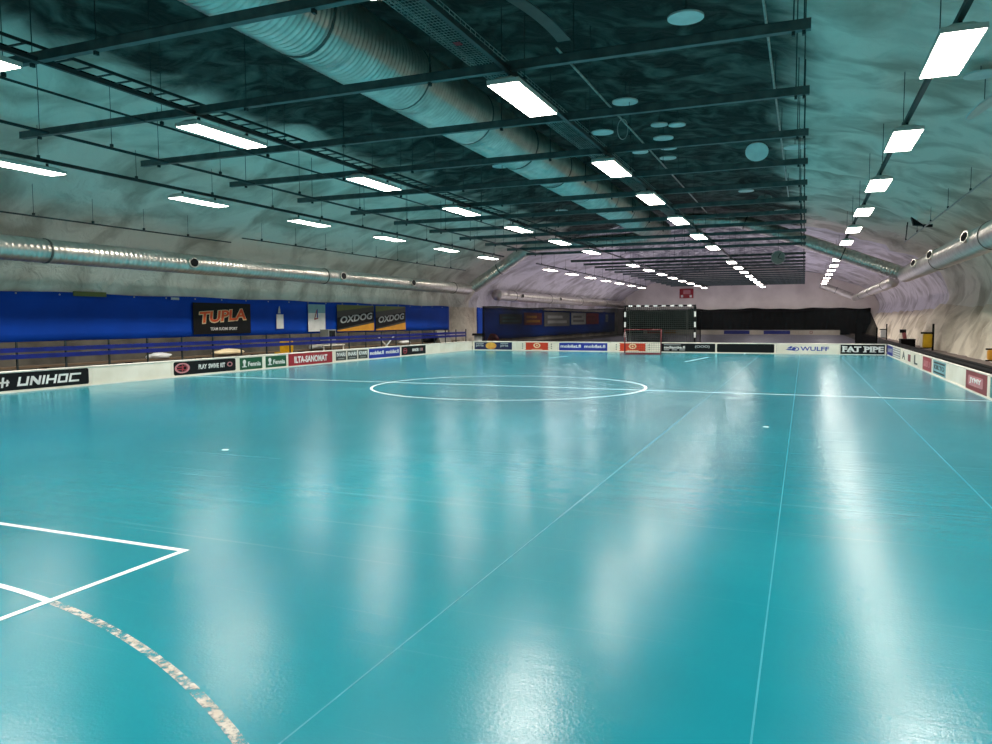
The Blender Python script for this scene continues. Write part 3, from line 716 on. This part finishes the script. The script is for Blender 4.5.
def poster(y0, y1, z0, z1, m, lab, cat='poster', name='poster'):
    t = empty(name, (-19.80, y0, z0), PI/2, lab, cat); a = MB().plate(rect(0, y1-y0, 0, z1-z0), -.012, .0).build('sheet', M[m], t)
    return t, a, y1-y0, z1-z0
t, a, L, h = poster(20.35, 23.3, 1.15, 2.27, 'black', 'black TUPLA poster with fiery letters on the blue tarpaulin')
text('TUPLA', .26, 2.72, .42, .88, M['cream'], a, y=-.015, bold=.07, slope=.06, shear=.1); text('TUPLA', .3, 2.68, .46, .86, M['fire'], a, y=-.02, bold=.03, slope=.06, shear=.1)
text('TEAM SUOMI SPORT', .8, 2.2, .13, .24, M['wprint'], a, y=-.015, bold=.02)
t, a, L, h = poster(24.84, 25.28, 1.3, 1.88, 'wprint', 'small white notice between the TUPLA poster and the sail poster', 'notice', 'notice')
o = MB().plate([(.1, .62), (.26, .62), (.24, .78), (.2, .92), (.14, .78)], -.012, 0).build('clip', M['silver'], t)
t, a, L, h = poster(26.95, 28.2, 1.15, 2.33, 'wprint', 'white poster with a red and blue sail under a teal sky')
shape([rect(0, L, h*.68, h)], M['paleteal'], a, y=-.014, name='sky'); shape([[(.42, .55), (.6, .95), (.66, .95), (.5, .6)], [(.42, .5), (.7, .55), (.7, .6), (.42, .57)]], M['crimson'], a, y=-.018, name='sail'); shape([[(.62, .6), (.7, .6), (.68, 1.0), (.62, .95)]], M['adblue'], a, y=-.018, name='sail')
for y0, y1, lab in ((29.12, 32.3, 'left OXDOG poster with an orange wedge'), (32.48, 35.5, 'right OXDOG poster with an orange wedge')):
    t, a, L, h = poster(y0, y1, 1.13, 2.35, 'dkgrey', lab)
    shape([[(0, 0), (L, 0), (L, .38), (0, .04)]], M['amber'], a, y=-.014, name='wedge'); shape([[(0, h), (L, h), (L, h-.05), (0, h-.3)]], M['olive'], a, y=-.014, name='stripe')
    shape([[(0, .1), (L, .48), (L, .95), (0, .62)]], M['black'], a, y=-.013, name='stripe')
    text('OXDOG', .25, L-.15, .46, .78, M['silver'], a, y=-.018, bold=.03, slope=.08, shear=.15)
o = MB().box((-19.81, 15.72, 2.36), (-19.795, 16.85, 2.5)).build('tape_strip', M['olive']); tag(o, 'strip of olive tape on the top edge of the blue tarpaulin', 'tape')
o = MB().box((-19.815, 19.4, 2.34), (-19.8, 19.75, 2.42)).build('tape_strip', M['silver']); tag(o, 'small pale tape on the tarpaulin edge left of the TUPLA poster', 'tape')
# posters of the far hall
for y0, y1, z0, z1, m, m2, lab in ((49, 53.5, 1.35, 2.05, 'dkgrey', 'tealp', 'far hall poster, leftmost, dark green'), (54, 58.2, 1.25, 2.2, 'maroon', 'amber', 'far hall poster, brown red, left of the white one'),
        (58.8, 66, 1.1, 2.3, 'greyp', 'wprint', 'far hall poster, large and white'), (66.6, 71.5, 1.2, 2.3, 'wprint', 'greyp', 'far hall poster, pale, right of the large white one'),
        (71.7, 76.5, 1.2, 2.3, 'adred', 'maroon', 'far hall poster, dark red'), (79.5, 80.6, 1.4, 2.2, 'silver', 'greyp', 'far hall poster, small and pale, rightmost')):
    t, a, L, h = poster(y0, y1, z0, z1, m, lab); shape([rect(L*.12, L*.88, h*.2, h*.4), rect(L*.12, L*.7, h*.55, h*.75)], M[m2], a, y=-.014)
o = MB().box((-19.7, 58, 2.42), (-19.5, 77, 2.55)).build('light_shelf', M['white']); tag(o, 'pale horizontal casing above the far hall posters', 'casing')

# spectator fence behind the left boards
t = empty('spectator_fence', (-17.6, 3.2, 0), 0, 'blue plank fence on dark posts behind the left boards', 'fence')
L = 35.2
for k in range(28):
    y = .05+k*1.305
    MB().box((-.02, y-.02, 0), (.02, y+.02, 1.12)).build('post', M['pipe'], t)
for z, h in ((.87, .11), (.71, .11)): MB().box((.02, 0, z), (.05, L, z+h)).build('plank', M['bluerail'], t)
struct(MB().box((-19.93, -6, -.03), (-19.84, 41, 1.06)), 'baseboard_left', M['basewall'])
# low bench behind the fence
t = empty('long_bench', (-18.9, 8, 0), 0, 'long grey brown bench between the fence and the tarpaulin', 'bench')
MB().box((-.2, 0, .4), (.2, 32, .45)).build('seat', M['wood'], t)
for k in range(12): MB().box((-.17, .4+k*2.8, -.03), (.17, .46+k*2.8, .4)).build('leg', M['pipe'], t)
# things lying on the bench and the ledge
def lump(name, loc, sx, sy, sz, m, lab, cat, rz=0, seed=0):
    bm = bmesh.new(); bmesh.ops.create_icosphere(bm, subdivisions=3, radius=1)
    for v in bm.verts:
        d = 1+.3*noise.noise(v.co*1.6+Vector((seed, seed*2, 0))); v.co = Vector((v.co.x*sx*d, v.co.y*sy*d, max(v.co.z*sz*d, -sz*.5)+sz*.5))
    me = bpy.data.meshes.new(name); bm.to_mesh(me); bm.free(); me.materials.append(M[m])
    for p in me.polygons: p.use_smooth = True
    o = bpy.data.objects.new(name, me); C.objects.link(o); o.location = loc; o.rotation_euler = (0, 0, rz); tag(o, lab, cat); return o
lump('cloth', (-18.85, 17.9, .45), .22, .45, .12, 'wprint', 'white cloth heap on the bench below the TUPLA poster', 'cloth', 0, 1)
lump('jacket', (-18.85, 21.0, .45), .25, .8, .12, 'cream', 'long pale jacket lying on the bench behind the Fennia boards', 'jacket', .1, 2)
lump('towel', (-18.9, 26.2, .45), .2, .4, .1, 'wprint', 'white towel on the bench left of the grey machine', 'towel', 0, 3)
lump('towel', (-18.9, 33.8, .45), .2, .5, .1, 'wprint', 'white towel on the bench right of the crossed legs', 'towel', 0, 5)
lump('bag', (-18.8, 36.3, .45), .3, .7, .28, 'blackm', 'black sports bag near the end of the fence', 'bag', 0, 4)
# yellow chair
t = empty('yellow_chair', (-18.1, 23.1, -.03), .2, 'yellow plastic chair behind the second Fennia advert', 'chair')
MB().box((-.25, -.25, .42), (.25, .25, .47)).build('seat', M['yellow'], t)
MB().plate(rrect(-.26, .26, .45, .92, .08), .2, .26).build('backrest', M['yellow'], t)
for x in (-.22, .22):
    for y in (-.22, .22): MB().tube([(x*1.1, y*1.1, 0), (x, y, .43)], .016, 6).build('leg', M['pipe'], t)
# grey machine on a table
t = empty('side_table', (-18.3, 26.2, -.03), 0, 'low pale table carrying the grey machine', 'table')
MB().box((-.35, -.75, .62), (.35, .75, .66)).build('table_top', M['white'], t)
for x in (-.3, .3):
    for y in (-.7, .7): MB().box((x-.02, y-.02, 0), (x+.02, y+.02, .62)).build('leg', M['white'], t)
t = empty('control_terminal', (-18.3, 26.25, .63), PI/2, 'grey upright terminal with a black screen below the sail poster', 'terminal')
MB().box((-.27, -.2, 0), (.27, .2, .62)).build('body', M['machine'], t); MB().box((-.2, -.225, .3), (.2, -.2, .58)).build('screen', M['black'], t); MB().box((-.24, -.24, .1), (.24, -.2, .16)).build('keyboard', M['silver'], t)
# folding trestle with crossed pale legs
t = empty('trestle', (-18.4, 31.2, -.03), PI/2, 'folded trestle with crossed pale legs behind the mobilat.fi board', 'trestle')
MB().tube([(-.75, 0, .0), (.75, .02, .95)], .035, 6).build('leg', M['silver'], t); MB().tube([(.75, .1, .0), (-.75, .1, .95)], .035, 6).build('leg', M['white'], t)
# leaning grey panel, white bin
o = MB().box((0, -1.1, 0), (.05, .6, 1.15)).build('canvas_screen', M['canvas']); o.location = (-18.0, 37.2, -.03); o.rotation_euler = (.0, -.35, .1); tag(o, 'grey canvas screen leaning near the far end of the fence', 'screen')
t = empty('waste_bin', (-17.12, 39.2, -.03), 0, 'white bin with a wide black lid in front of the rock pillar', 'bin')
MB().tube([(0, 0, 0), (0, 0, .78)], [.2, .27], 16).build('body', M['wprint'], t, smooth=True); MB().tube([(0, 0, .78), (0, 0, .9)], [.4, .36], 16).build('lid', M['blackm'], t)

# ------------------------------------------------------------------ right side behind the boards
t = empty('long_bench', (3.85, 8, -.03), 0, 'long black bench right behind the right hand boards', 'bench')
MB().box((0, 0, .4), (.2, 60, .45)).box((.27, 0, .4), (.47, 60, .45)).build('seat', M['blackm'], t)
MB().box((.02, 0, .0), (.05, 60, .4)).build('front_board', M['blackm'], t)
for k in range(20): MB().box((.05, .5+k*3.05, 0), (.45, .56+k*3.05, .4)).build('leg', M['blackm'], t)
def wall_frame(y, x, post, sack, lab, s=1):
    t = empty('wall_stand', (x, y, .12), 0, lab, 'stand')
    MB().box((-.04, -.05, 0), (.04, .05, 1.25*s)).build('post', M['blackm'], t)
    MB().box((-.5*s, -.04, .78*s), (0, .04, .86*s)).build('arm', M['blackm'], t)
    MB().box((-.5*s, -.04, .1), (0, .04, .14)).build('arm', M['blackm'], t)
    if sack:
        o = MB().box((-.42*s, -.12, .14), (-.04, .12, .78*s)).build('sack', M[sack], t); bv = o.modifiers.new('b', 'BEVEL'); bv.width = .05; bv.segments = 2
wall_frame(39.9, 5.55, 1, 'yellow', 'black post with arm holding a yellow sack by the right wall')
wall_frame(60, 5.45, 1, 'silver', 'distant black post with arm by the far right wall', .9)
wall_frame(28.4, 5.75, 1, 'amber', 'black topped stand with orange sack cut by the right edge', .6)
t = empty('equipment_box', (5.0, 44.6, .12), 0, 'black equipment box with a dark red bat leaning behind it', 'box')
MB().box((-.3, -.5, 0), (.35, .5, .38)).build('body', M['blackm'], t); MB().box((-.32, -.52, .38), (.37, .52, .43)).build('lid', M['blackm'], t)
t = empty('leaning_bat', (5.2, 46.6, .12), 0, 'dark red padded bat with black head beside the equipment box', 'bat')
MB().tube([(0, 0, 0), (-.12, 0, .75)], [.09, .11], 8).build('shaft', M['maroon'], t, smooth=True); MB().box((-.32, -.1, .72), (-.02, .1, .9)).build('head', M['blackm'], t)

# ------------------------------------------------------------------ goals and net
def bargrid(mb, o, u, v, nu, nv, r=.006):
    o, u, v = Vector(o), Vector(u), Vector(v)
    for i in range(nu+1): a = o+u*(i/nu); mb.tube([a, a+v], r, 3, cap=False)
    for j in range(nv+1): a = o+v*(j/nv); mb.tube([a, a+u], r, 3, cap=False)
# small red floorball goal
t = empty('small_goal', (-6.85, 34.55, 0), .2, 'small red floorball goal in front of the far boards', 'goal')
W2, Hg, D = .82, 1.15, .65
for s in (-1, 1):
    MB().tube([(s*W2, 0, 0), (s*W2, 0, Hg)], .022, 8).build('post', M['redsteel'], t, smooth=True)
    MB().tube([(s*W2, 0, Hg), (s*W2, .4, Hg), (s*W2, D, .03)], .02, 8).build('side_frame', M['redsteel'], t, smooth=True)
    MB().tube([(s*W2, 0, .03), (s*W2, D, .03)], .025, 8).build('base_bar', M['redsteel'], t, smooth=True)
MB().tube([(-W2-.02, 0, Hg), (W2+.02, 0, Hg)], .022, 8).build('crossbar', M['redsteel'], t, smooth=True)
MB().tube([(-W2, 0, .02), (W2, 0, .02)], .03, 8).build('base_bar', M['redsteel'], t); MB().tube([(-W2, D, .03), (W2, D, .03)], .03, 8).build('base_bar', M['redsteel'], t)
MB().tube([(-W2, .4, Hg), (W2, .4, Hg)], .018, 8).build('rear_crossbar', M['redsteel'], t)
mb = MB(); bargrid(mb, (-W2, .4, Hg), (2*W2, 0, 0), (0, D-.4, .03-Hg), 16, 12, .0035); mb.build('net', M['net'], t)
# handball goal standing behind the boards
t = empty('handball_goal', (-6.64, 37.6, -.03), 0, 'black and white striped handball goal with dark net behind the boards', 'goal')
Wg, Hh = 1.72, 2.32
def striped(p0, p1, n, name, start=0):
    mb = MB(); p0, p1 = Vector(p0), Vector(p1); vert = abs(p1.z-p0.z) > .1
    for k in range(n):
        a, b = p0.lerp(p1, k/n), p0.lerp(p1, (k+1)/n)
        if vert: mb.box((a.x-.04, -.04, a.z), (a.x+.04, .04, b.z), (k+start)%2)
        else: mb.box((a.x, -.04, a.z-.04), (b.x, .04, a.z+.04), (k+start)%2)
    mb.build(name, [M['blackm'], M['wprint']], t)
striped((-Wg, 0, 0), (-Wg, 0, Hh-.04), 9, 'post'); striped((Wg, 0, 0), (Wg, 0, Hh-.04), 9, 'post', 0); striped((-Wg-.04, 0, Hh), (Wg+.04, 0, Hh), 17, 'crossbar')
mb = MB(); bargrid(mb, (-Wg, .06, .02), (2*Wg, 0, 0), (0, 0, Hh-.05), 34, 22, .009)
bargrid(mb, (-Wg, .75, .02), (2*Wg, 0, 0), (0, -.35, Hh-.1), 34, 22, .009)
mb.build('net', M['net'], t)
for s in (-1, 1): MB().tube([(s*Wg*.94, .05, Hh), (s*Wg*.94, .4, Hh-.02), (s*Wg*.94, .85, .02)], .018, 6).build('rear_frame', M['greynet'], t)
# long dark divider net
def divnet(x0, x1, y, z0, z1, lab, z1b=None, m='screen'):
    mb = MB(); n = int((x1-x0)/.3); m_ = 6; z1b = z1 if z1b is None else z1b
    for k in range(n+1):
        x = x0+(x1-x0)*k/n; u = k/n
        zt = z1+(z1b-z1)*u+.03*math.sin(x*1.9)+.02*math.sin(x*.7)
        if x1-x < .5 and x1 > 2.5: zt -= .9*(1-(x1-x)/.5)**2
        for j in range(m_+1): mb.v.append((x, y+.06*math.sin(x*2.3+j*.3), z0+(zt-z0)*j/m_))
    for k in range(n):
        for j in range(m_): a = k*(m_+1)+j; mb.f.append((a, a+m_+1, a+m_+2, a+1)); mb.mi.append(0)
    o = mb.build('divider_net', M[m], smooth=True, fix=False); tag(o, lab, 'net')
    mb = MB(); mb.tube([(x0+(x1-x0)*k/n, y, z1+(z1b-z1)*k/n+.03*math.sin((x0+(x1-x0)*k/n)*1.9)+.02*math.sin((x0+(x1-x0)*k/n)*.7)-(.9*(1-(x1-(x0+(x1-x0)*k/n))/.5)**2 if x1 > 2.5 and x1-(x0+(x1-x0)*k/n) < .5 else 0)) for k in range(n+1)], .012, 5); mb.build('hem_rope', M['blackm'], o)
divnet(-4.8, 2.25, 38.45, .0, 2.0, 'dark divider net behind the boards right of the handball goal')
divnet(2.2, 3.14, 38.52, .0, 2.02, 'gathered black end of the divider net beside the right wall', m='screen_solid')
divnet(-16.6, -8.5, 38.45, .0, 2.35, 'dark divider net behind the boards left of the handball goal', 2.15, m='screen_dense')
divnet(-8.5, -4.8, 38.9, .0, 2.12, 'dark divider net directly behind the handball goal', 2.05, m='screen_dense')
for k, (x, zt) in enumerate(((-16.6, 2.4), (-8.5, 2.2), (3.12, 1.2))):
    o = MB().tube([(x, 38.72, -.03), (x, 38.72, zt)], .035, 8).build('net_post', M['blackm']); tag(o, ['black net post beside the left rock pillar', 'black net post left of the handball goal', 'black net post at the right end of the divider net'][k], 'post')

# ------------------------------------------------------------------ far hall
def curtain(x0, x1, z1, lab):
    mb = MB(); n = int((x1-x0)/.12)
    for k in range(n+1):
        x = x0+(x1-x0)*k/n; yy = 85.75+.07*math.sin(x*5)+.04*math.sin(x*11)
        zt = z1+.05*math.sin(x*.9)+.04*math.sin(x*2.1)
        mb.v += [(x, yy, .0), (x, yy, zt)]
    for k in range(n): a = 2*k; mb.f.append((a, a+2, a+3, a+1)); mb.mi.append(0)
    o = mb.build('stage_curtain', M['blackm'], smooth=True, fix=False); sm = o.modifiers.new('s', 'SOLIDIFY'); sm.thickness = .02; tag(o, lab, 'curtain')
curtain(-19.3, -12.2, 2.6, 'black curtain on the far end wall, left half'); curtain(-12.0, 6.3, 2.75, 'black curtain on the far end wall, right half')
k = 0
FB = [(-16.5, -12.5), (-12.5, -8.5), (-8.5, -4.5), (-4.5, -.5), (-.5, 3.4)]
FL = ['leftmost', 'second from the left', 'middle', 'second from the right', 'rightmost']
for (x0, x1), q in zip(FB, FL):
    def fa(t, L=x1-x0, q=q):
        if q in ('second from the right', 'middle'): advert(t, .6, L-.8, 'adblue')
        elif q == 'leftmost': advert(t, .4, 2, 'orange'); advert(t, 2.3, 3.6, 'amber')
        elif q == 'rightmost': shape(ring(1.2, .25, .15, .05), M['crimson'], advert(t, .8, 1.6, 'board')); 
    board((x0, 83.5, 0), 0, x1-x0, 'far hall rink board, %s, seen through the net' % q, [fa])
t = empty('scoreboard', (-12.2, 85.9, 4.0), 0, 'red square board high on the far end wall', 'scoreboard')
MB().box((-.75, -.12, 0), (.75, 0, 1.05)).build('casing', M['adred'], t); MB().plate(rrect(-.35, .45, .45, .9, .1), -.13, -.12).build('display', M['pink'], t)
MB().plate(rect(-.6, -.35, .08, .35), -.13, -.12).plate(rect(.35, .6, .08, .35), -.13, -.12).build('display', M['wprint'], t)
o = MB().tube([(-18.9, 85.6, 2.9), (-18.9, 85.6, 4.2)], .09, 8).build('drain_pipe', M['white']); tag(o, 'pale vertical pipe in the far left corner of the far hall', 'pipe')
lump('crash_mat', (-18.6, 45.0, -.03), .45, .35, .5, 'adred', 'dark red padded bundle beside the left rock pillar', 'mat', 0, 6)
# tiny white ball by the far boards
o = bpy.data.objects.new('ball', bpy.data.meshes.new('ball')); bm = bmesh.new(); bmesh.ops.create_icosphere(bm, subdivisions=2, radius=.036); bm.to_mesh(o.data); bm.free(); o.data.materials.append(M['wprint']); C.objects.link(o); o.location = (-2.5, 36.3, .036); tag(o, 'small white ball on the floor before the plain black board', 'ball')
